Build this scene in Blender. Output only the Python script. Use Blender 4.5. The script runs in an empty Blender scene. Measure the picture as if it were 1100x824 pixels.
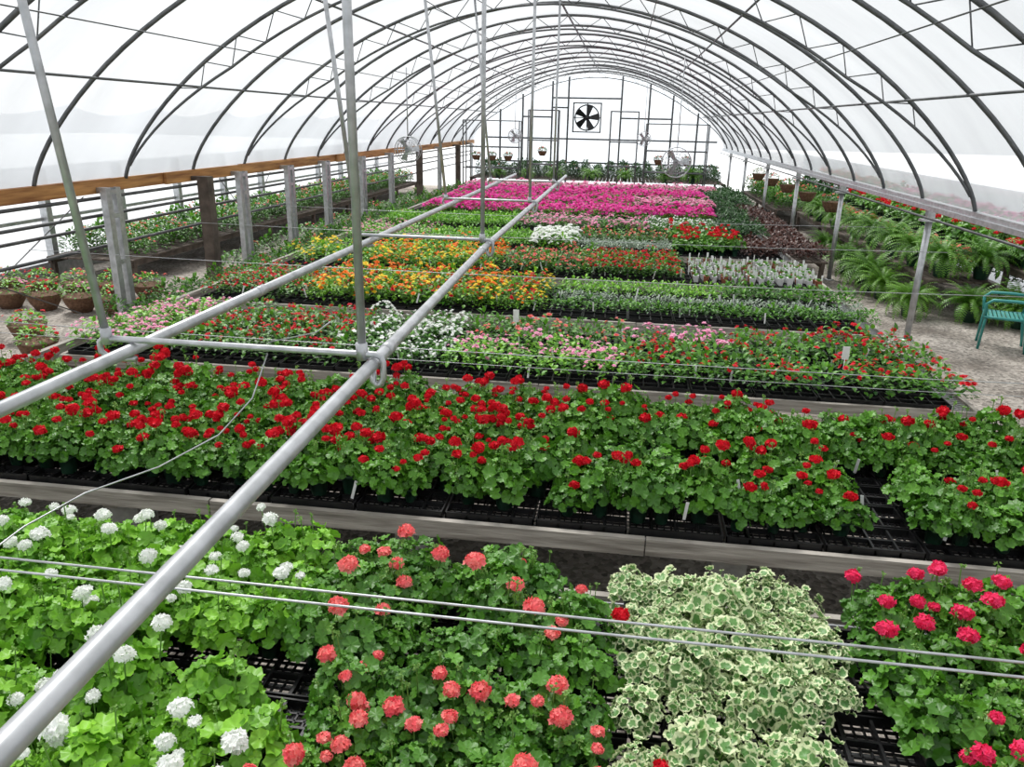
import bpy, math, random
import numpy as np
from mathutils import Matrix, Vector
SC=bpy.context.scene; ROOT=SC.collection
random.seed(5); rng=np.random.default_rng(7)
pi=math.pi

# ------------------------------------------------------------------ materials
def newmat(name):
    m=bpy.data.materials.new(name); m.use_nodes=True
    nt=m.node_tree; nt.nodes.clear(); return m,nt,nt.nodes,nt.links
def pmat(name,c1,c2=None,rough=.5,metal=0,scale=8,bump=0,transl=0,spec=.5,coords='Object',detail=6,stretch=None):
    m,nt,N,L=newmat(name)
    o=N.new('ShaderNodeOutputMaterial'); p=N.new('ShaderNodeBsdfPrincipled')
    p.inputs['Roughness'].default_value=rough; p.inputs['Metallic'].default_value=metal
    p.inputs['Specular IOR Level'].default_value=spec
    tc=N.new('ShaderNodeTexCoord'); nz=N.new('ShaderNodeTexNoise'); nz.inputs['Scale'].default_value=scale; nz.inputs['Detail'].default_value=detail
    if stretch:
        mp=N.new('ShaderNodeMapping'); mp.inputs['Scale'].default_value=stretch; L.new(tc.outputs[coords],mp.inputs['Vector']); L.new(mp.outputs[0],nz.inputs['Vector'])
    else: L.new(tc.outputs[coords],nz.inputs['Vector'])
    r=N.new('ShaderNodeValToRGB'); r.color_ramp.elements[0].position=.3; r.color_ramp.elements[1].position=.7
    r.color_ramp.elements[0].color=(*c1,1); r.color_ramp.elements[1].color=(*(c2 or c1),1)
    L.new(nz.outputs['Fac'],r.inputs['Fac']); L.new(r.outputs['Color'],p.inputs['Base Color'])
    if bump:
        b=N.new('ShaderNodeBump'); b.inputs['Strength'].default_value=bump; b.inputs['Distance'].default_value=.02
        L.new(nz.outputs['Fac'],b.inputs['Height']); L.new(b.outputs['Normal'],p.inputs['Normal'])
    L.new(p.outputs['BSDF'],o.inputs['Surface'])
    return m
def plantmat(name,dark,light,rough=.42,transl=.22,edge=None,edge_pos=.72,spec=.45):
    """colour from per-leaf 'rnd' attribute, optional pale margin from 'rad' attribute"""
    m,nt,N,L=newmat(name)
    o=N.new('ShaderNodeOutputMaterial'); p=N.new('ShaderNodeBsdfPrincipled')
    p.inputs['Roughness'].default_value=rough; p.inputs['Specular IOR Level'].default_value=spec
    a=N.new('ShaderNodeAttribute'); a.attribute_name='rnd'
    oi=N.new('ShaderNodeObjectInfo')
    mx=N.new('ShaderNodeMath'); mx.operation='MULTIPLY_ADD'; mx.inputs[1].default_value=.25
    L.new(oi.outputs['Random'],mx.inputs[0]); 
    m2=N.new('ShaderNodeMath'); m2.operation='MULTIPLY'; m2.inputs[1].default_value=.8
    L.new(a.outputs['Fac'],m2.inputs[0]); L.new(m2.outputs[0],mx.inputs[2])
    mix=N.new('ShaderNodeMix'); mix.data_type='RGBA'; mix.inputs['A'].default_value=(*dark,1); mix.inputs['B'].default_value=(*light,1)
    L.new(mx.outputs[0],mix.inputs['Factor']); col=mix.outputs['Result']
    if edge:
        b=N.new('ShaderNodeAttribute'); b.attribute_name='rad'
        nz=N.new('ShaderNodeTexNoise'); nz.inputs['Scale'].default_value=70
        tc=N.new('ShaderNodeTexCoord'); L.new(tc.outputs['Object'],nz.inputs['Vector'])
        ad=N.new('ShaderNodeMath'); ad.operation='MULTIPLY_ADD'; ad.inputs[1].default_value=.8; L.new(nz.outputs['Fac'],ad.inputs[0]); L.new(b.outputs['Fac'],ad.inputs[2])
        mr=N.new('ShaderNodeMapRange'); mr.inputs['From Min'].default_value=edge_pos+.36; mr.inputs['From Max'].default_value=edge_pos+.48
        L.new(ad.outputs[0],mr.inputs['Value'])
        e=N.new('ShaderNodeMix'); e.data_type='RGBA'; e.inputs['B'].default_value=(*edge,1)
        L.new(mr.outputs['Result'],e.inputs['Factor']); L.new(col,e.inputs['A']); col=e.outputs['Result']
    L.new(col,p.inputs['Base Color'])
    t=N.new('ShaderNodeBsdfTranslucent'); L.new(col,t.inputs['Color'])
    ms=N.new('ShaderNodeMixShader'); ms.inputs[0].default_value=transl
    L.new(p.outputs[0],ms.inputs[1]); L.new(t.outputs[0],ms.inputs[2]); L.new(ms.outputs[0],o.inputs['Surface'])
    return m

def filmmat(name,tr,col,var=.9,scale=.7):
    m,nt,N,L=newmat(name)
    o=N.new('ShaderNodeOutputMaterial')
    a=N.new('ShaderNodeBsdfTransparent'); a.inputs[0].default_value=(.97,.98,.99,1)
    tc=N.new('ShaderNodeTexCoord'); nz=N.new('ShaderNodeTexNoise'); nz.inputs['Scale'].default_value=scale; nz.inputs['Detail'].default_value=5
    mp=N.new('ShaderNodeMapping'); mp.inputs['Scale'].default_value=(.5,1.6,.8); L.new(tc.outputs['Object'],mp.inputs['Vector']); L.new(mp.outputs[0],nz.inputs['Vector'])
    r=N.new('ShaderNodeValToRGB'); r.color_ramp.elements[0].position=.32; r.color_ramp.elements[1].position=.68
    r.color_ramp.elements[0].color=(*[c*var for c in col],1); r.color_ramp.elements[1].color=(*col,1); L.new(nz.outputs['Fac'],r.inputs['Fac'])  # noise patches put soft shading into the film colour
    t=N.new('ShaderNodeBsdfTranslucent'); d=N.new('ShaderNodeBsdfDiffuse')
    L.new(r.outputs[0],t.inputs[0]); L.new(r.outputs[0],d.inputs[0])
    s1=N.new('ShaderNodeMixShader'); s1.inputs[0].default_value=.25; L.new(t.outputs[0],s1.inputs[1]); L.new(d.outputs[0],s1.inputs[2])
    s2=N.new('ShaderNodeMixShader'); s2.inputs[0].default_value=1-tr; L.new(a.outputs[0],s2.inputs[1]); L.new(s1.outputs[0],s2.inputs[2])
    L.new(s2.outputs[0],o.inputs['Surface']); return m

M={}
M['galv']=pmat('galvanised_steel',(.36,.37,.38),(.56,.57,.59),.38,.7,14)
M['conduit']=pmat('conduit_grey',(.36,.37,.38),(.56,.57,.59),.36,.5,10)
M['hoop']=pmat('hoop_steel',(.08,.084,.09),(.16,.165,.17),.5,.4,6)
M['darksteel']=pmat('dark_steel',(.05,.05,.055),(.12,.12,.12),.5,.3,8)
M['beam']=pmat('orange_timber',(.22,.08,.02),(.60,.30,.10),.7,0,6,.4,stretch=(1,.25,3))
M['wood']=pmat('weathered_board',(.19,.17,.145),(.50,.46,.41),.8,0,9,.5,stretch=(.3,.3,4))
M['oldwood']=pmat('old_post_wood',(.045,.032,.025),(.13,.10,.08),.85,0,6,.5)
M['block']=pmat('concrete_block',(.25,.25,.24),(.38,.37,.35),.9,0,20,.3)
M['black']=pmat('black_plastic',(.008,.008,.009),(.016,.016,.017),.4,0,8,spec=.4)
M['pot']=pmat('green_pot',(.008,.035,.02),(.015,.055,.03),.4,0,8)
M['terra']=pmat('terracotta_pot',(.22,.07,.035),(.36,.13,.07),.8,0,10)
M['fibre']=pmat('fibre_basket',(.09,.045,.025),(.22,.12,.07),.9,0,30,.6)
M['soil']=pmat('potting_soil',(.02,.014,.01),(.05,.035,.025),.95,0,60,.6)
M['tray_white']=pmat('white_tray',(.70,.70,.70),(.85,.85,.85),.5,0,6)
M['teal']=pmat('teal_paint',(.03,.22,.20),(.06,.33,.30),.4,.1,6)
M['white']=pmat('white_paint',(.75,.75,.75),(.85,.85,.85),.4,0,6)
M['film']=filmmat('greenhouse_film',.52,(.66,.67,.69),.74)
M['wallfilm']=filmmat('side_wall_film',.12,(.84,.86,.88),.9)
M['film2']=filmmat('eave_grey_film',.35,(.62,.64,.67))  # greyer film for the added band at the left eave
M['endfilm']=filmmat('end_wall_film',.15,(.84,.89,.94))
M['pale']=pmat('pale_outdoor_ground',(.60,.61,.62),(.72,.73,.74),.9,0,.6)
def gravelmat():
    m,nt,N,L=newmat('gravel')
    o=N.new('ShaderNodeOutputMaterial'); p=N.new('ShaderNodeBsdfPrincipled'); p.inputs['Roughness'].default_value=.9
    tc=N.new('ShaderNodeTexCoord'); v=N.new('ShaderNodeTexVoronoi'); v.inputs['Scale'].default_value=28
    n=N.new('ShaderNodeTexNoise'); n.inputs['Scale'].default_value=1.1; n.inputs['Detail'].default_value=8
    L.new(tc.outputs['Object'],v.inputs['Vector']); L.new(tc.outputs['Object'],n.inputs['Vector'])
    r=N.new('ShaderNodeValToRGB'); r.color_ramp.elements[0].color=(.13,.118,.105,1); r.color_ramp.elements[1].color=(.50,.465,.425,1)
    L.new(v.outputs['Color'],r.inputs['Fac'])
    r2=N.new('ShaderNodeValToRGB'); r2.color_ramp.elements[0].color=(.5,.46,.42,1); r2.color_ramp.elements[1].color=(1.15,1.12,1.08,1)
    r2.color_ramp.elements[0].position=.32; r2.color_ramp.elements[1].position=.62
    L.new(n.outputs['Fac'],r2.inputs['Fac'])
    mx=N.new('ShaderNodeMix'); mx.data_type='RGBA'; mx.blend_type='MULTIPLY'; mx.inputs['Factor'].default_value=1
    L.new(r.outputs[0],mx.inputs['A']); L.new(r2.outputs[0],mx.inputs['B']); L.new(mx.outputs['Result'],p.inputs['Base Color'])
    b=N.new('ShaderNodeBump'); b.inputs['Strength'].default_value=.8; b.inputs['Distance'].default_value=.02
    L.new(v.outputs['Distance'],b.inputs['Height']); L.new(b.outputs[0],p.inputs['Normal']); L.new(p.outputs[0],o.inputs[0]); return m
M['gravel']=gravelmat()
# leaves
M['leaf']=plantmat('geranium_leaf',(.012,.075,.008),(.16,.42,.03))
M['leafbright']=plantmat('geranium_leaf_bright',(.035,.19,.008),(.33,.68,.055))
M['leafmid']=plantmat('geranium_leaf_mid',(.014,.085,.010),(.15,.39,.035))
M['leafvar']=plantmat('variegated_leaf',(.06,.20,.04),(.20,.39,.12),edge=(.72,.79,.48),edge_pos=.66)
M['leafdark']=plantmat('dark_leaf',(.008,.04,.008),(.05,.16,.03))
M['leafbronze']=plantmat('bronze_leaf',(.03,.012,.012),(.16,.065,.045))
M['leafsilver']=plantmat('silver_leaf',(.16,.24,.16),(.46,.54,.42))
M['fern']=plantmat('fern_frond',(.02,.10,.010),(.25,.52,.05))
M['stem']=plantmat('stem_green',(.10,.25,.04),(.24,.42,.10))
def fm(n,a,b): M[n]=plantmat('petal_'+n,a,b,.55,.25,spec=.2)
fm('red',(.48,.003,.010),(.86,.014,.035)); fm('coral',(.90,.09,.13),(1.0,.36,.32)); fm('hotpink',(.72,.012,.08),(.97,.07,.21))
fm('whitef',(.88,.90,.86),(1.0,1.0,.98)); fm('orange',(.85,.13,.01),(.95,.30,.02)); fm('yellow',(.85,.55,.02),(.97,.78,.06))
fm('magenta',(.74,.03,.33),(.95,.12,.55)); fm('lightpink',(.85,.28,.48),(.97,.52,.70)); fm('purple',(.25,.02,.30),(.45,.06,.5)); fm('salmon',(.85,.15,.14),(.95,.30,.25))

# ------------------------------------------------------------------ mesh builder
class MB:
    def __init__(s): s.v=[];s.f=[];s.m=[];s.rnd=[];s.rad=[];s.sm=[]
    def add(s,vs,fs,mat=0,rnd=.5,rad=None,smooth=True):
        b=len(s.v); s.v.extend([tuple(x) for x in vs]); s.f.extend([tuple(b+i for i in f) for f in fs])
        s.m.extend([mat]*len(fs)); s.sm.extend([smooth]*len(fs)); s.rnd.extend([rnd]*len(vs)); s.rad.extend(rad if rad is not None else [0]*len(vs))
    def box(s,x0,x1,y0,y1,z0,z1,mat=0):
        vs=[(x0,y0,z0),(x1,y0,z0),(x1,y1,z0),(x0,y1,z0),(x0,y0,z1),(x1,y0,z1),(x1,y1,z1),(x0,y1,z1)]
        s.add(vs,[(3,2,1,0),(4,5,6,7),(0,1,5,4),(1,2,6,5),(2,3,7,6),(3,0,4,7)],mat,smooth=False)
    def tube(s,pts,r,n=8,mat=0,cap=True,rr=None):
        pts=[Vector(p) for p in pts]; vs=[];fs=[]; k=len(pts)
        t0=(pts[1]-pts[0]).normalized(); up=Vector((0,0,1)) if abs(t0.z)<.9 else Vector((1,0,0))
        a=t0.cross(up).normalized()
        for i,p in enumerate(pts):
            t=(pts[min(i+1,k-1)]-pts[max(i-1,0)]).normalized()
            a=(a-t*a.dot(t)).normalized(); b=t.cross(a); q=rr[i] if rr else r
            for j in range(n):
                th=2*pi*j/n; vs.append(p+a*(math.cos(th)*q)+b*(math.sin(th)*q))
        for i in range(k-1):
            for j in range(n):
                fs.append((i*n+j,i*n+(j+1)%n,(i+1)*n+(j+1)%n,(i+1)*n+j))
        if cap: fs.append(tuple(range(n))[::-1]); fs.append(tuple((k-1)*n+j for j in range(n)))
        s.add(vs,fs,mat)
    def lathe(s,prof,n=16,mat=0,c=(0,0,0)):
        vs=[];fs=[]
        for r,z in prof:
            for j in range(n):
                th=2*pi*j/n; vs.append((c[0]+r*math.cos(th),c[1]+r*math.sin(th),c[2]+z))
        for i in range(len(prof)-1):
            for j in range(n): fs.append((i*n+j,i*n+(j+1)%n,(i+1)*n+(j+1)%n,(i+1)*n+j))
        s.add(vs,fs,mat)
    def mesh(s,name,mats):
        me=bpy.data.meshes.new(name); me.from_pydata(s.v,[],s.f)
        for k in mats: me.materials.append(M[k])
        me.polygons.foreach_set('material_index',s.m); me.polygons.foreach_set('use_smooth',s.sm)
        a=me.attributes.new('rnd','FLOAT','POINT'); a.data.foreach_set('value',s.rnd)
        a=me.attributes.new('rad','FLOAT','POINT'); a.data.foreach_set('value',s.rad)
        me.update(); return me
    def obj(s,name,mats,loc=(0,0,0),rz=0,parent=None,link=True):
        o=bpy.data.objects.new(name,s.mesh(name,mats)); o.location=loc; o.rotation_euler=(0,0,rz)
        if link: ROOT.objects.link(o)
        if parent: o.parent=parent
        return o
def frame(nrm,spin=0):
    n=np.array(nrm,float); n/=np.linalg.norm(n)
    a=np.cross(n,[0,0,1.0]); 
    if np.linalg.norm(a)<1e-3: a=np.array([1.0,0,0])
    a/=np.linalg.norm(a); b=np.cross(n,a)
    c,s_=math.cos(spin),math.sin(spin)
    return np.stack([a*c+b*s_,-a*s_+b*c,n],1)
def round_leaf(mb,pos,nrm,r,mat,rnd,n=21,rings=(.55,1.0),lob=7):
    F=frame(nrm,random.uniform(0,6.28)); vs=[(0,0,-.12*r)]; rad=[0]
    ph=random.uniform(0,6); cup=random.uniform(.05,.38)
    for q in rings:
        for j in range(n):
            th=2*pi*j/n
            rr=r*q*(1+(.10*math.cos(lob*th) if q>.8 else 0))
            d=min(th,2*pi-th)
            if d<.45: rr*= .4+.6*d/.45
            z=r*(cup*q*q+ .15*q*q*math.sin(lob*th+ph)+.1*q*math.sin(2*th+ph))-.12*r
            vs.append((rr*math.cos(th),rr*math.sin(th),z)); rad.append(q)
    fs=[(0,1+j,1+(j+1)%n) for j in range(n)]
    for k in range(len(rings)-1):
        for j in range(n):
            a=1+k*n+j;b=1+k*n+(j+1)%n; fs.append((a,a+n,b+n,b))
    vs=np.array(vs)@F.T+np.array(pos); mb.add(vs,fs,mat,rnd,rad)
def ell_leaf(mb,pos,dirv,L,w,mat,rnd,fold=.25):
    d=np.array(dirv,float); d/=np.linalg.norm(d); side=np.cross(d,[0,0,1.0]); 
    if np.linalg.norm(side)<1e-3: side=np.array([1.0,0,0])
    side/=np.linalg.norm(side); up=np.cross(side,d)
    p=np.array(pos); P=lambda t,s,u:p+d*(t*L)+side*(s*w)+up*(u*L)
    vs=[P(0,0,0),P(.35,-.5,fold*.4),P(.35,0,.02),P(.35,.5,fold*.4),P(.7,-.4,fold*.25),P(.7,0,-.04),P(.7,.4,fold*.25),P(1,0,-.18)]
    mb.add(vs,[(0,2,1),(0,3,2),(1,2,5,4),(2,3,6,5),(4,5,7),(5,6,7)],mat,rnd,[0,1,0,1,1,0,1,1])
def floret(mb,pos,nrm,r,mat,rnd,pet=5,cup=.35):
    F=frame(nrm,random.uniform(0,6.28)); n=pet*2; vs=[(0,0,0)]
    for j in range(n):
        th=2*pi*j/n; rr=r*(1 if j%2==0 else .66); vs.append((rr*math.cos(th),rr*math.sin(th),r*cup*(1 if j%2==0 else .6)+random.uniform(-.1,.1)*r))
    vs=np.array(vs)@F.T+np.array(pos); mb.add(vs,[(0,1+j,1+(j+1)%n) for j in range(n)],mat,rnd,smooth=False)
def pot(mb,r=.055,h=.105,mat=2,soil=3,c=(0,0,0)):
    mb.lathe([(r*.72,0),(r*.95,h*.82),(r*1.08,h*.82),(r*1.08,h),(r*.98,h),(r*.94,h*.88),(0,h*.88)],12,mat,c)

TCOLS={}
def template_collection(name,builders,mats):
    c=bpy.data.collections.new(name+'_variants')
    for i,b in enumerate(builders):
        mb=MB(); b(mb); o=bpy.data.objects.new('%s_%02d'%(name,i),mb.mesh('%s_%02d'%(name,i),mats)); c.objects.link(o)
    TCOLS[name]=c; return c

def geranium(heads,R=.13,H=.25,nl=92,lr=.030,n=21,rings=(.55,1.0),fl=34,hr=.029,stalk=.07,potted=True,buds=2):
    def b(mb):
        if potted: pot(mb)
        z0=.09
        for i in range(nl):
            t=(i+.5)/nl; az=i*2.39996+random.uniform(-.4,.4)
            el=math.asin(max(-.05,1-1.05*t)); 
            d=np.array([math.cos(az)*math.cos(el),math.sin(az)*math.cos(el),math.sin(el)])
            k=random.uniform(.66,1.18); bump=1+.15*math.sin(3*az+heads)
            p=np.array([d[0]*R*k*bump,d[1]*R*k*bump,z0+.03+d[2]*(H-z0-.03)*k])
            nn=d*[.8,.8,.6]+np.array([0,0,.5])+rng.normal(0,.32,3)
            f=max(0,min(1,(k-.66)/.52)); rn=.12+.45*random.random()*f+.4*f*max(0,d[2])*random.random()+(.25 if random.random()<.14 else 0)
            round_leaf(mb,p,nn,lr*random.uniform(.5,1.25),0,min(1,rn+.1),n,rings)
            if i%2==0 and rings[0]<1: mb.tube([(d[0]*.015,d[1]*.015,z0),tuple(p)],.0018,3,4,False)
        for h in range(heads+buds):
            bud=h>=heads
            az=random.uniform(0,6.28); rr=R*math.sqrt(random.random())*.85
            base=np.array([rr*math.cos(az),rr*math.sin(az),H*.75]); top=base*[1.15,1.15,1]+[0,0,H*.25+stalk*random.uniform(.25,1.2)]
            mb.tube([tuple(base*[.5,.5,.8]),tuple(base),tuple(top)],.0025,4,4,False)
            if bud:
                for k in range(7): floret(mb,top+rng.normal(0,.006,3),rng.normal(0,1,3)+[0,0,.6],.008,4,.9,3,.9)
                continue
            q=hr*random.uniform(.65,1.15)
            for k in range(fl):
                tt=(k+.5)/fl; a2=k*2.4; e2=math.asin(1-1.5*tt)
                d=np.array([math.cos(a2)*math.cos(e2),math.sin(a2)*math.cos(e2),math.sin(e2)])
                floret(mb,top+d*[q,q,q*.62]*random.uniform(.7,1.08),d+rng.normal(0,.3,3),q*.5,1,random.random())
    return b
def annual(nf,R=.10,H=.16,nl=34,LL=.05,lw=.03,fr=.02,potted=False,fz=.02,pet=6,up=.5):
    def b(mb):
        if potted: pot(mb,.05,.09)
        z0=.04 if not potted else .09
        for i in range(nl):
            t=(i+.5)/nl; az=i*2.39996+random.uniform(-.3,.3); el=math.asin(1-t)
            d=np.array([math.cos(az)*math.cos(el),math.sin(az)*math.cos(el),math.sin(el)])
            p=np.array([d[0]*R*.75,d[1]*R*.75,z0+d[2]*(H-z0)*random.uniform(.75,1.08)])
            dd=np.array([d[0],d[1],up*random.uniform(-.2,1)])+rng.normal(0,.25,3)
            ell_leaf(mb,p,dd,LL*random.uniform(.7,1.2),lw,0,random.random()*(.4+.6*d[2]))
        for k in range(nf):
            az=random.uniform(0,6.28); rr=R*math.sqrt(random.random())
            p=np.array([rr*math.cos(az),rr*math.sin(az),H*(1-.35*(rr/R)**2)+fz*random.uniform(.2,1.6)])
            floret(mb,p,np.array([math.cos(az)*rr/R*.6,math.sin(az)*rr/R*.6,1])+rng.normal(0,.2,3),fr*random.uniform(.8,1.15),1,random.random(),pet,.15)
            if fr>.018: floret(mb,p+[0,0,.006],(0,0,1),fr*.55,1,random.random(),pet,.4)
    return b
def fern(nfr=85,L=.5):
    def b(mb):
        K=20
        for i in range(nfr):
            az=i*2.39996; lean=random.uniform(.15,1.35); l=L*random.uniform(.75,1.15); d=np.array([math.cos(az),math.sin(az),0]); side=np.array([-d[1],d[0],0])
            pts=[]; p=np.array([0,0,.12]); ang=pi/2-lean*.55
            for k in range(K+1):
                pts.append(p.copy()); p=p+(d*math.cos(ang)+np.array([0,0,1])*math.sin(ang))*l/K; ang-=(.06+.10*lean*(k/K+.3))
            rn=random.random()
            for k in range(1,K+1):
                t=k/K; w=.040*math.sin(pi*min(1,t*.88+.12))**.7*(L/.5)+.003; tg=pts[k]-pts[k-1]; a=pts[k]
                for sg in (-1,1):
                    e=a+side*sg*w+tg*.4-np.array([0,0,w*.3])
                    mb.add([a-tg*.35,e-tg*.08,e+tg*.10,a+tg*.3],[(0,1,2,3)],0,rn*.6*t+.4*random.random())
        mb.lathe([(.07,0),(.1,.12),(.105,.14),(.09,.14),(0,.12)],14,2)
    return b
def rep(f,ns,**k): return [f(h,**k) for h in ns]
PM=lambda leaf,fl:[leaf,fl,'pot','soil','stem']
hd=[0,0,1,2,3,5]
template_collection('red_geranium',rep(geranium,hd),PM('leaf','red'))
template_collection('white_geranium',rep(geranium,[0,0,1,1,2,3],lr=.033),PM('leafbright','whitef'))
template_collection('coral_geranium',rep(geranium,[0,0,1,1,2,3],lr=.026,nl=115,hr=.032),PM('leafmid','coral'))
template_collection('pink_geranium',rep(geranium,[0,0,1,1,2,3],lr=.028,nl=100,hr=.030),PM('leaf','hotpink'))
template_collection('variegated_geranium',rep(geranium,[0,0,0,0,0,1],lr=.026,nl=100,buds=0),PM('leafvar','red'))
lod=dict(n=9,rings=(1.0,),fl=14,nl=50,buds=0,lr=.034)
template_collection('small_red_geranium',rep(geranium,hd,**lod),PM('leaf','red'))
an=[0,3,6,9,14,20]
for nm,leaf,fl,kw in [('red_annual','leaf','red',{}),('pink_annual','leafbright','lightpink',{}),('white_annual','leafmid','whitef',{}),
    ('orange_zinnia','leafbright','orange',dict(fr=.026,fz=.06)),('yellow_zinnia','leafbright','yellow',dict(fr=.025,fz=.05)),('salmon_annual','leaf','salmon',{}),
    ('magenta_petunia','leafbright','magenta',dict(fr=.034,fz=.03)),('lightpink_petunia','leafmid','lightpink',dict(fr=.034)),('white_petunia','leafbright','whitef',dict(fr=.034)),
    ('purple_annual','leafdark','purple',{})]:
    template_collection(nm,rep(annual,an,**kw),PM(leaf,fl))
template_collection('green_seedling',[annual(0,R=.06,H=.09,nl=16,LL=.04,lw=.022,up=.9) for _ in range(4)],PM('leafbright','red'))
template_collection('dark_seedling',[annual(0,R=.06,H=.10,nl=18,LL=.045,lw=.024,up=.8) for _ in range(4)],PM('leaf','red'))
template_collection('silver_seedling',[annual(0,R=.055,H=.08,nl=16,LL=.04,lw=.016,up=.9) for _ in range(4)],PM('leafsilver','red'))
template_collection('dark_foliage',[annual(0,R=.12,H=.2,nl=44,LL=.07,lw=.035) for _ in range(4)],PM('leafdark','red'))
template_collection('bronze_foliage',[annual(0,R=.12,H=.18,nl=40,LL=.07,lw=.045) for _ in range(4)],PM('leafbronze','red'))
template_collection('green_shrub',[annual(k,R=.2,H=.34,nl=120,LL=.08,lw=.04,fr=.028) for k in (0,0,4,8)],PM('leaf','salmon'))
template_collection('dark_shrub',[annual(k,R=.25,H=.55,nl=170,LL=.10,lw=.05,fr=.03) for k in (0,0,2)],PM('leafdark','salmon'))
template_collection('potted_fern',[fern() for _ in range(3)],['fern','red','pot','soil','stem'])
def tray(mb,lx=.52,ly=.26,h=.05):
    t=.008
    mb.box(-lx/2,lx/2,-ly/2,-ly/2+t,0,h);mb.box(-lx/2,lx/2,ly/2-t,ly/2,0,h);mb.box(-lx/2,-lx/2+t,-ly/2,ly/2,0,h);mb.box(lx/2-t,lx/2,-ly/2,ly/2,0,h)
    for i in range(1,13): x=-lx/2+lx*i/13; mb.box(x-.004,x+.004,-ly/2,ly/2,.004,.014)
    for i in range(1,7): y=-ly/2+ly*i/7; mb.box(-lx/2,lx/2,y-.004,y+.004,.004,.014)
    for i in range(1,4): x=-lx/2+lx*i/4; mb.box(x-.006,x+.006,-ly/2,ly/2,.01,.04)
    mb.box(-lx/2,lx/2,-.006,.006,.01,.04)
template_collection('nursery_tray',[tray],['black'])
def cellpot(k):
    def b(mb):
        r=.038; mb.lathe([(r*.75,0),(r,.075),(r*1.06,.08),(r*.9,.08),(0,.068)],8,1 if k==3 else 0)
        for i in range(8):
            a=i*2.4; ell_leaf(mb,(.008*math.cos(a),.008*math.sin(a),.07),(math.cos(a),math.sin(a),.8+.5*(i%3)),.045,.02,2,random.random())
        if k!=1: mb.box(.010,.036,.018,.020,.06,.15,3)
    return b
template_collection('small_white_pot',[cellpot(k) for k in range(4)],['tray_white','terra','leafmid','white'])
def tag(mb): mb.box(-.009,.009,-.001,.001,0,.12)
template_collection('plant_tag',[tag],['white'])

# ------------------------------------------------------------------ geometry-nodes scatter
def scatter_group(coll):
    ng=bpy.data.node_groups.new('scatter_'+coll.name,'GeometryNodeTree')
    ng.interface.new_socket('Geometry',in_out='INPUT',socket_type='NodeSocketGeometry'); ng.interface.new_socket('Geometry',in_out='OUTPUT',socket_type='NodeSocketGeometry')
    N=ng.nodes;L=ng.links; gi=N.new('NodeGroupInput'); go=N.new('NodeGroupOutput')
    ci=N.new('GeometryNodeCollectionInfo'); ci.inputs['Collection'].default_value=coll; ci.inputs['Separate Children'].default_value=True; ci.inputs['Reset Children'].default_value=True
    ip=N.new('GeometryNodeInstanceOnPoints'); ip.inputs['Pick Instance'].default_value=True
    def attr(n,t):
        a=N.new('GeometryNodeInputNamedAttribute'); a.data_type=t; a.inputs['Name'].default_value=n; return a.outputs['Attribute']
    L.new(gi.outputs[0],ip.inputs['Points']); L.new(ci.outputs[0],ip.inputs['Instance'])
    L.new(attr('idx','INT'),ip.inputs['Instance Index'])
    er=N.new('FunctionNodeEulerToRotation'); L.new(attr('rot','FLOAT_VECTOR'),er.inputs[0]); L.new(er.outputs[0],ip.inputs['Rotation'])
    L.new(attr('scl','FLOAT_VECTOR'),ip.inputs['Scale']); L.new(ip.outputs[0],go.inputs[0]); return ng
GR={}
def scatter(name,tmpl,pts,idx,rot,scl):
    if not len(pts): return
    me=bpy.data.meshes.new(name); me.from_pydata([tuple(p) for p in pts],[],[])
    a=me.attributes.new('idx','INT','POINT'); a.data.foreach_set('value',[int(i) for i in idx])
    a=me.attributes.new('rot','FLOAT_VECTOR','POINT'); a.data.foreach_set('vector',np.array(rot,'f').ravel())
    a=me.attributes.new('scl','FLOAT_VECTOR','POINT'); a.data.foreach_set('vector',np.array(scl,'f').ravel())
    o=bpy.data.objects.new(name,me); ROOT.objects.link(o)
    if tmpl not in GR: GR[tmpl]=scatter_group(TCOLS[tmpl])
    md=o.modifiers.new('scatter','NODES'); md.node_group=GR[tmpl]; return o
BZ=.70
def bed(name,tmpl,x0,x1,y0,y1,pitch,probs=None,z=BZ,s=1.0,holes=(),jit=.17,py=None,sz=(.80,1.2),miss=0):
    n=len(TCOLS[tmpl].objects); py=py or pitch
    nx=max(1,int(round((x1-x0)/pitch))); ny=max(1,int(round((y1-y0)/py))); P=[];I=[];Rr=[];S=[]
    pr=np.array(probs if probs else [1]*n,float); pr/=pr.sum()
    for i in range(nx):
        for j in range(ny):
            x=x0+(x1-x0)*(i+.5)/nx+random.uniform(-jit,jit)*pitch; y=y0+(y1-y0)*(j+.5)/ny+random.uniform(-jit,jit)*py
            if any(a<=x<=b and c<=y<=d for a,b,c,d in holes): continue
            if random.random()<miss: continue
            P.append((x,y,z+.012)); I.append(rng.choice(n,p=pr)); Rr.append((random.uniform(-.08,.08),random.uniform(-.08,.08),random.uniform(0,6.28)))
            q=s*random.uniform(*sz); S.append((q,q,q*random.uniform(.85,1.15)))
    return scatter(name,tmpl,P,I,Rr,S)

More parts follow.
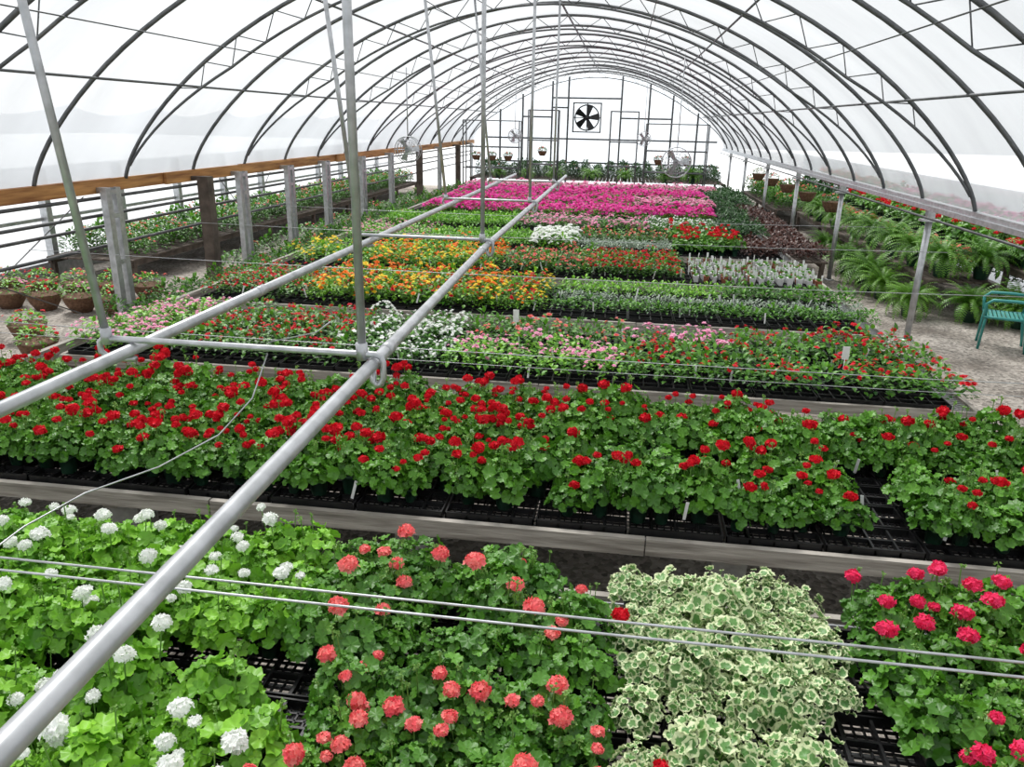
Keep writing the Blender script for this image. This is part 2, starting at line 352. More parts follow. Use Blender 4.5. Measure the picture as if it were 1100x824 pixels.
# ------------------------------------------------------------------ benches
X0,X1=-5.25,3.05
rows=[(1.2,3.3),(3.88,5.6),(6.4,8.15),(8.85,10.6),(11.3,13.05),(13.8,15.5),(16.3,18.0),(18.7,20.4),(21.1,22.8),(23.5,25.2),(25.9,27.6)]
for k,(a,b) in enumerate(rows):
    mb=MB(); x0=X0;x1=X1
    h=.10; t=.04
    for y in (a,b):                                   # long edge boards, in lengths with butt joints
        xs=[x0,x0+2.9,x0+5.5,x1] if k%2 else [x0,x0+3.3,x0+4.62,x1]
        for i in range(3): mb.box(xs[i]+.004,xs[i+1]-.004,y-t/2,y+t/2,BZ-h+random.uniform(-.008,.004),BZ+random.uniform(-.006,.006),0)
    for x in (x0+t/2,x1-t/2): mb.box(x-t/2,x+t/2,a+t/2,b-t/2,BZ-h,BZ,0)
    nx=int((x1-x0)/.05)
    ny=int((b-a)/.045)
    for i in range(ny):                               # steel mesh top
        y=a+.03+i*.045; mb.box(x0+.03,x1-.03,y-.005,y+.005,BZ-.03,BZ-.02,1)
    for i in range(0,nx,3):
        x=x0+.05+i*.05; mb.box(x-.005,x+.005,a+.02,b-.02,BZ-.04,BZ-.03,1)
    for x in (x0+.3,x0+2.2,x0+4.1,x0+6.0,x1-.3):       # joists and concrete block legs
        mb.box(x-.045,x+.045,a+.03,b-.03,BZ-.14,BZ-.042,0)
        for y in (a+.25,b-.25):
            mb.box(x-.1,x+.1,y-.1,y+.1,0,.19,2); mb.box(x-.1,x+.1,y-.1,y+.1,.2,.38,2); mb.box(x-.1,x+.1,y-.1,y+.1,.385,.555,2)
    mb.obj('plant_bench',['wood','galv','block'])
    P=[];yy=a+.17
    while yy<b-.1:
        xx=x0+.32
        while xx<x1-.2: P.append((xx,yy,BZ-.018)); xx+=.535
        yy+=.275
    scatter('nursery_trays','nursery_tray',P,[0]*len(P),[(0,0,random.uniform(-.02,.02)) for _ in P],[(1,1,1)]*len(P))
    if k in (1,2,3,4):                                # plant tags
        P=[(random.uniform(x0+.3,x1-.1),random.uniform(a+.05,b-.1),BZ+random.uniform(.03,.10)) for _ in range(60)]
        scatter('plant_tags','plant_tag',P,[0]*len(P),[(random.uniform(-.3,.3),random.uniform(-.3,.3),random.uniform(-.6,.6)) for _ in P],[(1,1,1)]*len(P))

g=.19
# row A
bed('white_geraniums','white_geranium',-5.2,-1.05,1.25,2.2,g,[1,1,3,4,3,1.5],miss=.03,holes=[(-1.25,-1.0,2.0,2.3)])
bed('white_geraniums','white_geranium',-5.2,-1.3,2.27,3.26,g,[2.5,2.5,4,3,1.5,.3],holes=[(-1.85,-1.3,2.2,2.45)],miss=.03)
bed('coral_geraniums','coral_geranium',-1.02,.06,1.25,2.35,g,[.5,.5,2,3,5,3],miss=.02)
bed('coral_geraniums','coral_geranium',-1.25,.0,2.45,3.24,g,[2,2,3,3,2,.5],holes=[(-.25,.1,3.0,3.4)],miss=.04)
bed('variegated_geraniums','variegated_geranium',.10,1.02,1.25,2.2,g,[3,3,3,3,3,1.5],holes=[(.42,.52,1.2,2.3)],sz=(.75,1.15),miss=.05)
bed('variegated_geraniums','variegated_geranium',.10,1.0,2.3,3.24,g,[3,3,3,3,3,.8],holes=[(.8,1.1,2.2,2.5)],sz=(.75,1.15),miss=.05)
bed('pink_geraniums','pink_geranium',1.14,3.0,1.25,2.2,g,[.5,.5,3,3,4,2],miss=.04)
bed('pink_geraniums','pink_geranium',1.14,3.0,2.3,3.26,g,[1,1,3,3,3,1.5],miss=.03)
# row B
bed('red_geraniums','red_geranium',-5.2,-.3,3.98,5.52,.185,[1,1,3,4,4,2.5],miss=.02)
bed('red_geraniums','red_geranium',-.3,1.42,3.98,4.6,.185,[2,2,3,3,2,.5],miss=.03)
bed('red_geraniums','red_geranium',1.75,3.0,3.98,4.6,.185,[3,3,3,2,.5,0],miss=.04)
bed('red_geraniums','red_geranium',-.3,3.0,4.86,5.52,.185,[3,3,3,2,1,0],miss=.03)
# row C
bed('pink_annuals','pink_annual',-5.2,-4.2,6.5,8.1,.17,[2,3,3,3,1,0],s=1.25)
bed('red_annuals','red_annual',-4.2,-2.5,6.5,8.1,.17,[4,3,3,1,1,0],s=1.25)
bed('white_annuals','white_annual',-2.6,-1.5,6.5,8.1,.17,[1,2,3,3,3,2],s=1.2)
bed('pink_annuals','pink_annual',-1.5,.1,6.5,7.3,.17,[3,3,3,1,1,0],s=1.2)
bed('salmon_annuals','salmon_annual',-1.5,.1,7.35,8.1,.17,[4,3,2,0,0,0],s=1.25)
bed('red_annuals','red_annual',.1,1.9,6.5,7.4,.17,[5,4,2,1,0,0],s=1.3,miss=.03)
bed('lightpink_petunias','lightpink_petunia',.1,1.2,7.5,8.1,.18,[2,3,3,1,1,0],s=1.1)
bed('red_annuals','red_annual',1.2,2.0,7.5,8.1,.17,[5,4,1,0,0,0],s=1.2)
bed('red_annuals','red_annual',2.0,3.0,6.5,7.25,.17,[3,3,3,2,1,0],s=1.3,miss=.05)
bed('red_annuals','red_annual',2.0,3.0,7.4,8.1,.17,[2,3,3,3,1,0],s=1.3,miss=.05)
# row D
bed('red_annuals','red_annual',-5.2,-3.9,8.95,10.55,.17,[2,3,3,2,0,0],s=1.2)
bed('orange_zinnias','orange_zinnia',-3.9,-1.0,8.95,10.55,.22,[2,4,4,2,0,0],s=1.25,sz=(.7,1.3))
bed('yellow_zinnias','yellow_zinnia',-3.9,-.8,8.95,10.55,.25,[2,4,4,2,0,0],s=1.2,sz=(.7,1.3))
bed('red_annuals','red_annual',-3.4,-.9,8.95,10.55,.26,[0,3,3,2,0,0],s=1.4,sz=(.7,1.3))
bed('dark_seedlings','dark_seedling',-.75,3.0,8.95,9.35,.12,s=1.25,z=BZ+.03,py=.13)
bed('silver_seedlings','silver_seedling',-.75,3.0,9.42,9.75,.12,s=1.25,z=BZ+.03,py=.13)
bed('green_seedlings','green_seedling',-.75,1.4,9.85,10.55,.125,s=1.4,z=BZ+.03,py=.14)
bed('dark_seedlings','dark_seedling',1.4,3.0,9.85,10.55,.13,s=1.5,z=BZ+.03,py=.14)
# row E
bed('orange_zinnias','orange_zinnia',-4.0,-1.8,11.4,13.0,.21,[2,3,3,2,1,0],s=1.25,sz=(.7,1.3))
bed('yellow_zinnias','yellow_zinnia',-5.2,-2.2,11.4,13.0,.22,[3,4,3,1,0,0],s=1.25,sz=(.7,1.3))
bed('salmon_annuals','salmon_annual',-1.7,-.4,11.4,13.0,.17,[3,3,3,2,0,0],s=1.3)
bed('red_annuals','red_annual',-.4,.95,11.4,13.0,.16,[1,2,3,3,2,0],s=1.3)
bed('small_white_pots','small_white_pot',1.08,2.95,11.4,12.95,.135,[4,3,4,3],z=BZ-.0,s=1.15,jit=.08)
# row F
bed('pink_annuals','pink_annual',-5.2,-3.6,13.9,15.4,.18,[4,3,2,1,0,0],s=1.25)
bed('green_seedlings','green_seedling',-3.6,-1.7,13.9,15.4,.12,s=1.6)
bed('white_petunias','white_petunia',-1.6,-.8,13.9,15.4,.17,[0,1,2,4,4,3],s=1.25)
bed('silver_seedlings','silver_seedling',-.7,.9,13.9,14.6,.11,s=1.5)
bed('salmon_annuals','salmon_annual',-.7,.9,14.7,15.4,.18,[3,3,2,1,0,0],s=1.3)
bed('small_red_geraniums','small_red_geranium',1.0,2.1,13.9,15.4,.2,[1,1,2,3,4,3],s=1.1)
bed('bronze_foliage','bronze_foliage',2.2,3.0,13.9,15.4,.2)
# G..K
mag=[0,1,3,4,5,4]
bed('green_seedlings','green_seedling',-5.2,-2.2,16.4,17.9,.13,s=1.8)
bed('lightpink_petunias','lightpink_petunia',-2.2,.6,16.4,17.9,.18,[3,3,3,1,0,0],s=1.2)
bed('white_annuals','white_annual',.6,2.0,16.4,17.9,.18,[2,3,3,2,2,1],s=1.25)
bed('dark_foliage','dark_foliage',2.0,3.0,16.4,17.9,.2,s=1.1)
bed('magenta_petunias','magenta_petunia',-4.9,2.2,rows[7][0]+.05,rows[7][1]-.05,.19,mag,s=1.3)
bed('magenta_petunias','magenta_petunia',-4.9,.3,rows[8][0]+.05,rows[8][1]-.05,.19,mag,s=1.3)
bed('lightpink_petunias','lightpink_petunia',.3,2.4,rows[8][0]+.05,rows[8][1]-.05,.19,[1,2,3,3,3,1],s=1.25)
bed('magenta_petunias','magenta_petunia',-4.9,2.4,rows[9][0]+.05,rows[9][1]-.05,.19,mag,s=1.3)
for a,b in rows[7:10]:
    bed('dark_foliage','dark_foliage',2.4,3.0,a+.05,b-.05,.2,s=1.1)
bed('lightpink_petunias','lightpink_petunia',-5.2,3.0,25.95,27.5,.2,[1,1,3,4,4,3],s=1.3)

# ------------------------------------------------------------------ shell
XL,XR,ZL,ZR,XC,ZP=-6.8,4.2,2.05,1.98,-1.3,4.95
YS,YE=-4.6,35.85
def arc(s,inset=0):
    """s in [-1,1] across the house"""
    w=(XR-XC) if s>0 else (XC-XL); z0=ZR if s>0 else ZL
    f=max(0,1-abs(s)**1.9)**.74; z=z0+(ZP-z0)*f
    x=XC+s*w
    if inset:
        e=1e-3; s2=min(1,s+e);s1=max(-1,s-e); a=arc(s1);b=arc(s2); dx,dz=b[0]-a[0],b[1]-a[1]; l=math.hypot(dx,dz); x+=dz/l*inset; z-=dx/l*inset
    return (x,z)
def tin(s): return .26*max(0,min(1,(1-abs(s))/.28))**.8
S=[math.sin(pi/2*t) for t in np.linspace(-1,1,49)]
hoopY=[3.1+1.75*k for k in range(-4,19)]
for k,y in enumerate(hoopY):
    mb=MB(); mb.tube([(arc(s)[0],y,arc(s)[1]) for s in S],.026,8)
    truss=(k%2==0)
    if truss:
        T=[math.sin(pi/2*t) for t in np.linspace(-.90,.90,47)]
        mb.tube([(arc(s,max(.002,tin(s)))[0],y,arc(s,max(.002,tin(s)))[1]) for s in T],.018,8)
        for i in range(len(T)-1):
            if abs(T[i])>.86: continue
            p=arc(T[i]) if i%2 else arc(T[i],tin(T[i])+.001); q=arc(T[i+1],tin(T[i+1])+.001) if i%2 else arc(T[i+1])
            mb.tube([(p[0],y,p[1]),(q[0],y,q[1])],.007,5)
    mb.obj('truss_hoop' if truss else 'hoop_rib',['hoop'])
mb=MB()
for s in (-.82,-.5,0,.5,.82):
    x,z=arc(s,.035); mb.tube([(x,YS,z),(x,YE,z)],.016 if s else .022,6)
for s in (-.66,-.3,.3,.66):
    x,z=arc(s,.28); mb.tube([(x,YS,z),(x,YE,z)],.007,5)
mb.obj('roof_purlins',['hoop'])
# film with pillowing between ribs
mb=MB(); ys=[];
for i in range(len(hoopY)-1):
    for t in (0,.2,.5,.8): ys.append((hoopY[i]+1.75*t, 4*t*(1-t)))
ys.append((hoopY[-1],0)); ys=[(YS,0)]+[q for q in ys if YS+.1<q[0]<YE-.1]+[(YE,0)]
vs=[];fs=[];n=len(S)
for y,b in ys:
    for s in S:
        x,z=arc(s,-(.035+.08*b*(1-abs(s)**6))); vs.append((x,y,z))
for i in range(len(ys)-1):
    for j in range(n-1): fs.append((i*n+j,i*n+j+1,(i+1)*n+j+1,(i+1)*n+j))
mb.add(vs,fs); mb.obj('ceiling',['film'])
# added greyer film band along left eave, for trees dimly showing through; scalloped top
mb=MB()
vs=[];fs=[]; yy=np.arange(YS,YE+.01,.35)
for y in yy:
    top=.115-.02*abs(math.sin((y-3.1)/1.75*pi))
    for t in np.linspace(0,1,6):
        x,z=arc(-(1-top*t),-.031); vs.append((x,y,z))
for i in range(len(yy)-1):
    for j in range(5): fs.append((i*6+j,i*6+j+1,(i+1)*6+j+1,(i+1)*6+j))
mb.add(vs,fs)
mb.obj('eave_grey_band',['film2'])
# end wall + studs
def endwall(name,y,mat):
    mb=MB(); pts=[(arc(s)[0],y,arc(s)[1]) for s in S]; vs=[(p[0],y,0) for p in pts]+pts; n=len(pts)
    mb.add(vs,[(j,j+1,n+j+1,n+j) for j in range(n-1)],smooth=False); return mb.obj(name,[mat])
endwall('wall_back',YE,'endfilm'); endwall('wall_front',YS,'endfilm')
mb=MB()
ye=YE-.12
def zat(x):
    s=(x-XC)/((XR-XC) if x>XC else (XC-XL)); return arc(s)[1]
for x in (-5.6,-4.6,-3.3,-2.6,-.3,.9,1.9,3.0): mb.box(x-.04,x+.04,ye-.03,ye+.03,0,zat(x)-.05)
for z,a,b in ((3.9,-3.3,-.3),(2.2,-6.4,3.9),(3.1,-4.6,-3.3),(3.1,-.3,1.9),(1.2,-6.4,3.9),(3.5,-3.3,-2.6)): mb.box(a,b,ye-.025,ye+.025,z-.035,z+.035)
mb.obj('end_wall_studs',['hoop'])
# free-standing pipe racks with hanging plants in front of the end wall
def rack(x0,x1,y0,y1,z):
    mb=MB()
    for x in (x0,x1):
        for y in (y0,y1): mb.tube([(x,y,0),(x,y,z)],.025,8)
        mb.tube([(x,y0,z),(x,y1,z)],.02,8)
    for y in (y0,y1):
        for zz in (z,z*.68,z*.42): mb.tube([(x0,y,zz),(x1,y,zz)],.02,8)
    mb.obj('pipe_rack',['hoop'])
rack(-6.0,-3.9,29.4,30.0,2.9); rack(-3.6,-2.5,29.6,30.1,3.3); rack(-.6,.4,29.6,30.1,3.3); rack(.7,2.9,29.4,30.0,2.9)

# ground
mb=MB(); mb.add([(-10.6,YS,0),(7.6,YS,0),(7.6,YE,0),(-10.6,YE,0)],[(0,1,2,3)],smooth=False); mb.obj('floor',['gravel'])
mb=MB(); mb.add([(-80,-50,-.03),(80,-50,-.03),(80,110,-.03),(-80,110,-.03)],[(0,1,2,3)],smooth=False); mb.obj('outdoor_ground',['pale'])

# left beam and posts
mb=MB()
y=YS
L=0
while y<YE-.2:
    l=min(3.6,YE-.2-y); mb.box(XL-.05,XL-.005,y,y+l-.01,1.9+random.uniform(-.006,.006),2.07+random.uniform(-.006,.006)); mb.box(XL+.005,XL+.05,y+1.2-1.2*(L%2),y+l-.01,1.9,2.07); y+=l; L+=1
mb.obj('timber_beam',['beam'])
mb=MB()
for z,x in ((1.62,XL+.02),(1.45,XL-.1),(1.2,XL-.05),(1.84,XL+.02)): mb.tube([(x,YS,z),(x,YE-.3,z)],.022,8)
mb.obj('side_rail_pipes',['darksteel'])
for i,y in enumerate([2.5,6.0,9.4,11.7,13.0,15.0,17.0,19.5,22,25,28,31,34]):
    mb=MB(); xp=XL+.18
    mb.box(XL+.055,xp+.02,y-.04,y+.04,1.92,1.98)
    if i in (3,9,11): mb.box(xp,xp+.18,y-.09,y+.09,0,1.98); mb.obj('wood_post',['oldwood'])
    else:
        for d in (-.10,.10):
            mb.box(xp+.08,xp+.09,y+d-.05,y+d+.05,0,1.98); mb.box(xp,xp+.08,y+d-.05,y+d-.04,0,1.98); mb.box(xp,xp+.08,y+d+.04,y+d+.05,0,1.98)
        for z in (.4,1.0,1.6,1.9): mb.box(xp+.09,xp+.095,y-.07,y+.07,z,z+.06)
        mb.obj('steel_post',['galv'])
# cross bracing + outer lean-to
mb=MB()
for a,b in ((6.0,9.4),(13,15),(19.5,22)): mb.tube([(XL-.17,a,.2),(XL-.17,b,1.85)],.008,5); mb.tube([(XL-.19,b,.2),(XL-.19,a,1.85)],.008,5)
mb.obj('brace_rods',['darksteel'])
mb=MB(); mb.add([(XL-.06,YS,2.06),(-10.6,YS,1.95),(-10.6,YE,1.95),(XL-.06,YE,2.06)],[(0,1,2,3)],smooth=False); mb.obj('side_roof',['film'])
mb=MB(); mb.add([(-10.6,YS,0),(-10.6,YE,0),(-10.6,YE,1.95),(-10.6,YS,1.95)],[(0,1,2,3)],smooth=False); mb.obj('wall_left',['wallfilm'])
mb=MB()
for y in np.arange(2,YE,2.2):
    mb.box(-10.5,-10.36,y-.07,y+.07,0,1.93)
mb.box(-10.52,-10.45,YS,YE,.0,.25); mb.box(-10.52,-10.46,YS,YE,1.0,1.06)
mb.obj('side_wall_posts',['galv'])
# right rail + posts
mb=MB(); mb.box(XR-.05,XR+.05,YS,YE-.2,1.90,1.98); mb.box(XR-.08,XR-.05,YS,YE-.2,1.86,1.92)
mb.obj('steel_gutter_rail',['galv'])
mb=MB(); mb.tube([(XR-.14,YS,1.78),(XR-.14,YE-.2,1.78)],.016,8); mb.obj('side_rail_pipes',['darksteel'])
for y in (-2.5,2.2,6.8,11.5,16.1,20.2,24.5,29,33.2):
    mb=MB(); mb.tube([(XR+.02,y,0),(XR+.02,y,1.7)],.045,12); mb.box(XR-.10,XR+.14,y-.07,y+.07,1.70,1.73); mb.box(XR-.03,XR+.07,y-.05,y+.05,1.73,1.89)
    mb.lathe([(.1,0),(.1,.01),(.05,.02)],12,0,(XR+.02,y,0)); mb.obj('rail_post',['galv'])
mb=MB(); mb.add([(XR+.06,YS,1.97),(XR+.06,YE,1.97),(7.6,YE,1.8),(7.6,YS,1.8)],[(0,1,2,3)],smooth=False); mb.obj('side_roof',['film'])
mb=MB(); mb.add([(7.6,YS,0),(7.6,YE,0),(7.6,YE,1.8),(7.6,YS,1.8)],[(0,1,2,3)],smooth=False); mb.obj('wall_right',['wallfilm'])

# ------------------------------------------------------------------ irrigation boom pipes, crossbars, hangers
PZ=1.88; PX2=-2.17
def px1(y): return -.975-.028*(y-.9) if y<6.5 else -1.132-.002*(y-6.5)
mb=MB(); mb.tube([(px1(y),y,PZ) for y in (-3,.9,3.1,6.5,10,15.9)],.028,16)
for y in (3.35,6.3,9.4,12.5): mb.tube([(px1(y),y-.05,PZ),(px1(y),y+.05,PZ)],.0315,16)
mb.obj('rail_pipe',['conduit'])
mb=MB(); mb.tube([(PX2,-3,PZ),(PX2,15.9,PZ)],.028,16)
for y in (4.4,7.5,10.6): mb.tube([(PX2,y-.05,PZ),(PX2,y+.05,PZ)],.0315,16)
mb.obj('rail_pipe',['conduit'])
for k,y in enumerate([-.4,3.1,6.6,10.1,13.6]):
    e=bpy.data.objects.new('pipe_hanger_frame',None); ROOT.objects.link(e); e.location=(0,0,0)
    zc=PZ+.044; xl=PX2-.16; xr=px1(y)+.035
    mb=MB()
    Lh=[(PX2+.01,y,PZ-.045),(PX2-.06,y,PZ-.05),(PX2-.13,y,PZ-.045),(xl,y,PZ-.02),(xl,y,zc-.02),(xl+.02,y,zc)]
    Rh=[(xr-.02,y,zc),(xr+.005,y,zc-.01),(xr+.012,y,zc-.03),(xr+.012,y,PZ-.06),(xr,y,PZ-.09),(xr-.02,y,PZ-.095),(xr-.035,y,PZ-.08),(xr-.035,y,PZ-.03)]
    mb.tube(Lh+Rh,.0145,10)
    mb.obj('crossbar',['galv'],parent=e)
    for nm,x0h,x1h in (('hanger_left',xl+.04,xl-.25),('hanger_right',xr-.08,xr-.08)):
        mb=MB()
        zt=arc((x1h-XC)/(XC-XL) if x1h<XC else (x1h-XC)/(XR-XC),.02)[1]-.04
        mb.tube([(x0h,y,zc),(x1h,y,zt)],.0185,10); mb.tube([(x0h,y,zc-.025),(x0h-.003,y,zc+.05)],.026,10); mb.obj(nm,['galv'],parent=e)
# transverse wires
for y,z,r in ((2.10,1.42,.0045),(2.03,1.42,.0045),(4.95,1.42,.003),(4.75,1.40,.002),(7.7,1.42,.0035),(10.4,1.42,.0035),(12.9,1.42,.0035)):
    mb=MB(); mb.tube([(-6.5,y+.03,z+.02)]+[(x,y,z-.02*(1-(x/5)**2)) for x in (-4,-2,0,2)]+[(4.1,y-.02,z+.02)],r,6); mb.obj('guide_wire',['galv'])
# drooping cable
cab=[(-1.52,3.1,1.90),(-1.56,3.0,1.72),(-1.65,2.85,1.60),(-1.85,2.7,1.50),(-2.05,2.5,1.46),(-2.12,2.25,1.44),(-2.1,2.0,1.44),(-2.0,1.7,1.44)]
mb=MB(); mb.tube(cab,.0035,6); mb.tube([(-1.52,3.12,1.945),(-1.3,3.13,2.0),(-1.22,3.1,2.06)],.003,5); mb.obj('loose_cable',['galv'])

# ------------------------------------------------------------------ fans
def ring(mb,R,r,n=28,c=(0,0,0)):
    pts=[(c[0]+R*math.cos(2*pi*i/n),c[1],c[2]+R*math.sin(2*pi*i/n)) for i in range(n+1)]; mb.tube(pts,r,5,0,False)
def circ_fan(x,y,z,R,hang=True):
    e=bpy.data.objects.new('circulation_fan',None); ROOT.objects.link(e); e.location=(x,y,z)
    mb=MB()
    for yy in (-.09,.09):
        for q in (.35,.55,.75,1): ring(mb,R*q,.004 if q<1 else .010,c=(0,yy,0))
        for i in range(16):
            a=2*pi*i/16; mb.tube([(0,yy,0),(R*math.cos(a),yy,R*math.sin(a))],.004,4)
    for i in range(8):
        a=2*pi*i/8; mb.tube([(R*math.cos(a),-.09,R*math.sin(a)),(R*math.cos(a),.09,R*math.sin(a))],.004,4)
    mb.obj('cage',['galv'],parent=e)
    mb=MB()
    for i in range(3):
        a=2*pi*i/3; c,s=math.cos(a),math.sin(a); P=lambda r,t,d:(r*c-t*s,d,r*s+t*c)
        mb.add([P(.05,-.03,-.02),P(.05,.03,.02),P(R*.85,R*.32,.03),P(R*.9,-R*.15,-.03)],[(0,1,2,3)])
    mb.tube([(0,-.02,0),(0,.2,0)],.07,12); mb.obj('motor_and_blades',['galv'],parent=e)
    zt=zat(x)-z-.03; mb=MB(); mb.tube([(0,0,R),(0,0,zt)],.012,6); mb.obj('mount',['galv'],parent=e)
circ_fan(-4.8,17.4,2.25,.28); circ_fan(1.2,19.2,2.05,.34); circ_fan(.6,28.3,2.4,.24); circ_fan(-3.9,28.3,2.4,.24)
e=bpy.data.objects.new('exhaust_fan',None); ROOT.objects.link(e); e.location=(-1.75,YE-.34,3.1)
mb=MB()
for a in ((-.62,-.57,-.62,.62),(.57,.62,-.62,.62),(-.62,.62,-.62,-.57),(-.62,.62,.57,.62)): mb.box(a[0],a[1],-.15,.15,a[2],a[3])
ring(mb,.52,.03,32); mb.box(-.62,.62,-.02,.0,-.02,.02); mb.box(-.02,.02,-.02,0,-.6,.6); mb.obj('housing',['darksteel'],parent=e)
mb=MB()
for i in range(5):
    a=2*pi*i/5; c,s=math.cos(a),math.sin(a); P=lambda r,t,d:(r*c-t*s,d,r*s+t*c)
    mb.add([P(.08,-.06,-.08),P(.08,.06,-.04),P(.5,.2,-.04),P(.5,-.1,-.12)],[(0,1,2,3)])
mb.tube([(0,-.14,0),(0,0,0)],.1,12); mb.obj('blades',['black'],parent=e)

# ------------------------------------------------------------------ right side: fern benches, chair
def table(name,x0,x1,y0,y1,z,mat='oldwood'):
    mb=MB(); n=int((x1-x0)/.14)
    for i in range(n): x=x0+i*.14; mb.box(x,x+.12,y0,y1,z-.03,z)
    for x in (x0+.05,x1-.1):
        for y in np.linspace(y0+.1,y1-.1,max(2,int((y1-y0)/2.2))): mb.box(x-.04,x+.04,y-.04,y+.04,0,z-.03)
        mb.box(x-.03,x+.03,y0,y1,z-.12,z-.03)
    return mb.obj(name,[mat])
table('display_bench',5.1,6.2,13.4,24,.55); table('display_bench',6.35,6.95,6,24,.8); table('plant_shelf',7.0,7.5,6,30,1.2)
fp=[]
for x,y,z,s in [(4.75,13.1,.0,1.3),(5.6,12.9,.0,1.35),(6.2,12.6,0,1.2),(5.4,13.8,.56,1.5),(6.0,13.7,.56,1.5),(5.3,14.8,.56,1.5),(4.7,14.4,.0,1.3),(5.3,16.0,.56,1.5),(4.75,15.8,0,1.35),(5.3,17.3,.56,1.5),(5.3,18.6,.56,1.4),(4.7,15.1,0,1.6),(4.75,16.9,0,1.5),
    (6.6,12.5,.82,1.35),(6.65,11.0,.82,1.3),(6.65,9.6,.82,1.3),(5.2,20,.56,1.4),(5.2,21.6,.56,1.4),(4.9,19.4,0,1.3),(5.3,23,.56,1.3),(6.6,11.4,.0,1.2),(6.8,10.2,.0,1.2),(6.3,12.9,0,1.4)]:
    fp.append((x,y,z,s))
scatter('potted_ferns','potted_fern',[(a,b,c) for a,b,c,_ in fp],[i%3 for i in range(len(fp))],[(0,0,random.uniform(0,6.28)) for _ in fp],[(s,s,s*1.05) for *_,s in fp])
bed('small_red_geraniums','small_red_geranium',6.35,6.95,13.3,24,.25,[1,1,3,3,3,1],z=.8,s=1.4)
bed('small_red_geraniums','small_red_geranium',6.95,7.5,6.5,13,.24,[1,1,3,3,3,2],z=1.2,s=1.35)
bed('magenta_petunias','magenta_petunia',6.95,7.5,13,16,.24,[1,2,3,3,2,1],z=1.2,s=1.5)
bed('lightpink_petunias','lightpink_petunia',6.95,7.5,16,22,.26,[0,2,3,3,2,1],z=1.2,s=1.5)
bed('salmon_annuals','salmon_annual',6.95,7.5,22,30,.26,[0,2,3,3,2,1],z=1.2,s=1.6)
bed('salmon_annuals','salmon_annual',5.75,6.15,14.5,24,.24,[0,2,3,3,2,1],z=.56,s=1.7)
bed('dark_shrubs','dark_shrub',7.05,7.45,6,31,.36,z=.3,s=1.2)
bed('dark_shrubs','dark_shrub',6.3,6.9,24.3,31,.42,z=.0,s=1.8)
bed('bronze_foliage','bronze_foliage',3.3,4.0,15.5,24,.22,z=.45,s=1.2); table('display_bench',3.3,4.0,15.4,24.2,.45)
bed('dark_foliage','dark_foliage',3.2,4.0,24.6,30,.22,z=.45,s=1.4); table('display_bench',3.2,4.0,24.4,30.2,.45)
bed('green_shrubs','green_shrub',4.6,5.9,24.3,31,.4,z=.56,s=1.3); table('display_bench',4.5,6.0,24.2,31.1,.56)
# chair
def chair(loc,rz):
    e=bpy.data.objects.new('garden_chair',None); ROOT.objects.link(e); e.location=loc; e.rotation_euler=(0,0,rz); e.scale=(1.08,1.08,1.08)
    mb=MB()
    for x in (-.22,.22):
        mb.tube([(x,.26,0),(x,.24,.42),(x*1.05,.2,.44)],.017,8); mb.tube([(x,-.26,0),(x,-.2,.42)],.017,8)
    mb.obj('legs',['teal'],parent=e)
    mb=MB()
    for i in range(10): y=-.2+i*.048; mb.box(-.24,.24,y-.017,y+.017,.425,.44)
    mb.tube([(-.25,-.22,.43),(.25,-.22,.43),(.25,.25,.43),(-.25,.25,.43),(-.25,-.22,.43)],.018,8); mb.obj('seat',['teal'],parent=e)
    mb=MB()
    mb.tube([(-.25,-.2,.43),(-.27,-.27,.78),(-.2,-.29,.86),(0,-.3,.9),(.2,-.29,.86),(.27,-.27,.78),(.25,-.2,.43)],.022,8)
    for i in range(-4,5): mb.tube([(i*.055,-.205,.45),(i*.056,-.285,.86-abs(i)*.006)],.010,6)
    for z in (.55,.66,.77): mb.tube([(-.26,-.2-.22*(z-.43),z),(.26,-.2-.22*(z-.43),z)],.009,6)
    mb.obj('back',['teal'],parent=e)
    mb=MB()
    for sx in (-1,1): mb.tube([(sx*.26,-.25,.66),(sx*.29,-.05,.67),(sx*.29,.2,.66),(sx*.27,.27,.6),(sx*.22,.25,.42)],.02,8)
    mb.obj('arms',['teal'],parent=e)
chair((5.42,11.35,0),math.radians(70))

# ------------------------------------------------------------------ left side
table('display_bench',-6.2,-5.6,7.9,29,.42); bed('green_shrubs','green_shrub',-6.15,-5.65,8.3,29,.33,z=.42,s=.8,probs=[4,4,2,1])
table('display_bench',-10.1,-8.4,12.4,32,.45); bed('green_shrubs','green_shrub',-10.0,-8.5,12.6,32,.4,z=.45,s=1.2,probs=[4,4,3,3])
bed('green_shrubs','green_shrub',-7.9,-7.3,13.5,30,.5,z=0,s=1.1,probs=[4,4,3,3])
def basket(x,y,z,r=.2,fl='red',name='flower_basket',hang=0):
    e=bpy.data.objects.new(name,None); ROOT.objects.link(e); e.location=(x,y,z)
    mb=MB(); mb.lathe([(.0,0),(r*.55,.0),(r*.85,r*.5),(r,r*.95),(r*1.04,r*1.0),(r*.95,r*1.0),(0,r*.9)],20); mb.obj('basket',['fibre'],parent=e)
    mb=MB(); annual(14,R=r*1.15,H=r*.95,nl=130,LL=.065,lw=.036,fr=.03)(mb)
    mb.obj('plant',['leafbright' if not hang else 'leaf',fl,'pot','soil','stem'],loc=(0,0,r*.8),parent=e)
    if hang:
        mb=MB()
        for i in range(3):
            a=2*pi*i/3; mb.tube([(r*math.cos(a),r*math.sin(a),r),(0,0,r+.35)],.004,4)
        mb.tube([(0,0,r+.35),(0,0,hang)],.005,4); mb.obj('hanger',['darksteel'],parent=e)
for i,x in enumerate((-10,-9.4,-8.8,-8.2,-7.6)):
    basket(x,11.3+.05*i,0,.25,'red' if i%2 else 'salmon'); basket(x+.1,10.5,0,.25,'red' if i%2==0 else 'lightpink')
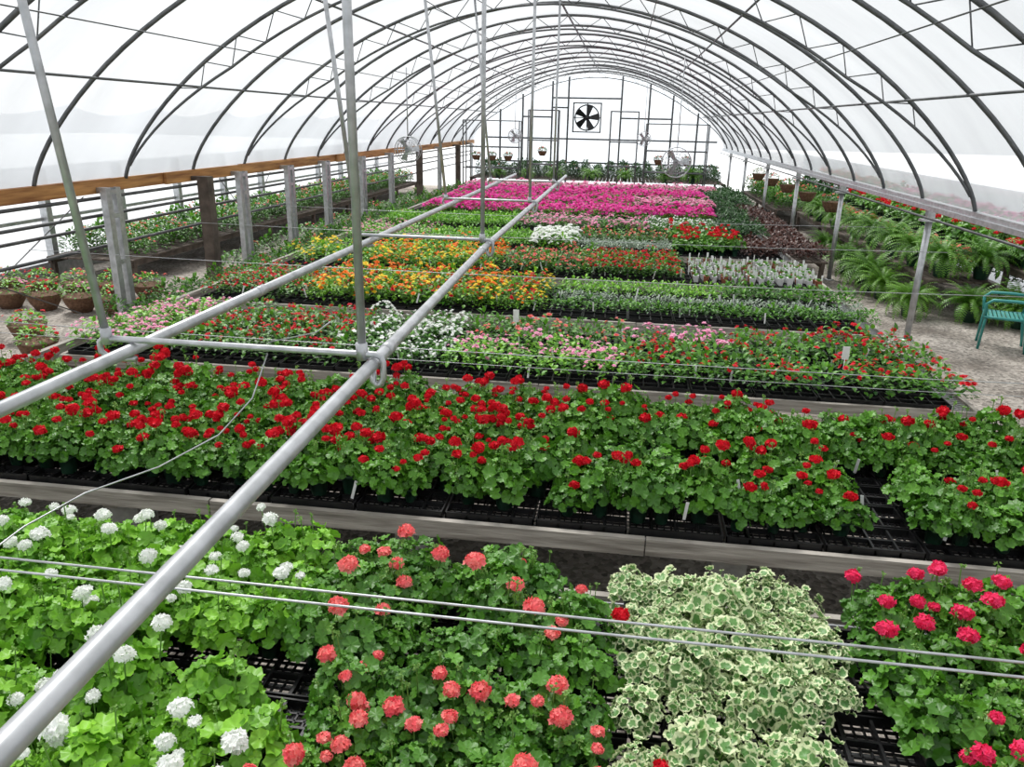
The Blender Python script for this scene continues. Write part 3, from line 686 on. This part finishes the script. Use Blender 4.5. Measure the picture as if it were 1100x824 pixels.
for x,y in ((-6.1,7.3),(-5.8,6.6),(-6.5,6.8)): basket(x,y,0,.22)
for x,y in ((-7.7,8.9),(-8.4,8.7),(-7.0,8.2)): basket(x,y,0,.23,'red')
mb=MB(); mb.box(-5.42,-5.36,3.6,30,.60,.74); mb.box(-5.5,-5.45,5.8,12,.42,.52)
for y in np.arange(4,30,2.4): mb.box(-5.44,-5.36,y-.04,y+.04,0,.6)
mb.obj('edge_board',['wood'])
# plant labels
for x,y,z,h in ((-1.0,7.6,.9,.13),(2.05,6.9,.9,.12)):
    mb=MB(); mb.box(x-.03,x+.03,y-.002,y+.002,z+.05,z+.05+h); mb.tube([(x,y,BZ),(x,y,z+.06)],.004,5); mb.obj('plant_label',['white'])
# far end plants
table('display_bench',-6,3.9,30.6,34.2,.8)
bed('dark_shrubs','dark_shrub',-5.9,3.8,30.9,34.0,.5,z=.8,s=.95)
for i,x in enumerate((-5.5,-4.5,-3.4,-2.7,-1.9,-1.1,-.3,.9,1.9,2.7)): basket(x,28.5+.3*(i%2),0,.3,'red')
for x,z,h in ((-5.5,1.5,.45),(-4.9,1.5,.45),(-4.3,1.5,.45),(-3.05,1.7,.5),(1.2,1.5,.45),(2.2,1.5,.45)): basket(x,29.4 if abs(h-.45)<.01 else 29.6,z,.17,'salmon','hanging_basket',h)
for y in (18,20.5,23,25.5,28): basket(XR+.35,y,1.15,.22,'salmon','hanging_basket',.78)
bed('potted_ferns','potted_fern',-5.5,3.2,30.35,30.55,1.2,z=.8,s=1.2)

# ------------------------------------------------------------------ light
w=bpy.data.worlds.new('overcast_sky'); SC.world=w; w.use_nodes=True
nt=w.node_tree; bg=nt.nodes['Background']; bg.inputs[0].default_value=(.955,.985,1,1); bg.inputs[1].default_value=1.0
sun=bpy.data.lights.new('sun','SUN'); so=bpy.data.objects.new('sun',sun); ROOT.objects.link(so); sun.energy=5.8; sun.angle=math.radians(16); sun.color=(1,.975,.94)
so.rotation_euler=(math.radians(-28),math.radians(-20),0)
SC.view_settings.view_transform='Standard'
# ------------------------------------------------------------------ camera
cam=bpy.data.cameras.new('camera'); co=bpy.data.objects.new('camera',cam); ROOT.objects.link(co)
cam.lens=27.03; cam.sensor_width=36; cam.clip_end=300
R=Matrix.Rotation(math.radians(7.7),3,'Z')@Matrix.Rotation(math.radians(90-18.85),3,'X')@Matrix.Rotation(math.radians(1.2),3,'Z')
co.location=(0,0,2.9); co.rotation_euler=R.to_euler(); SC.camera=co
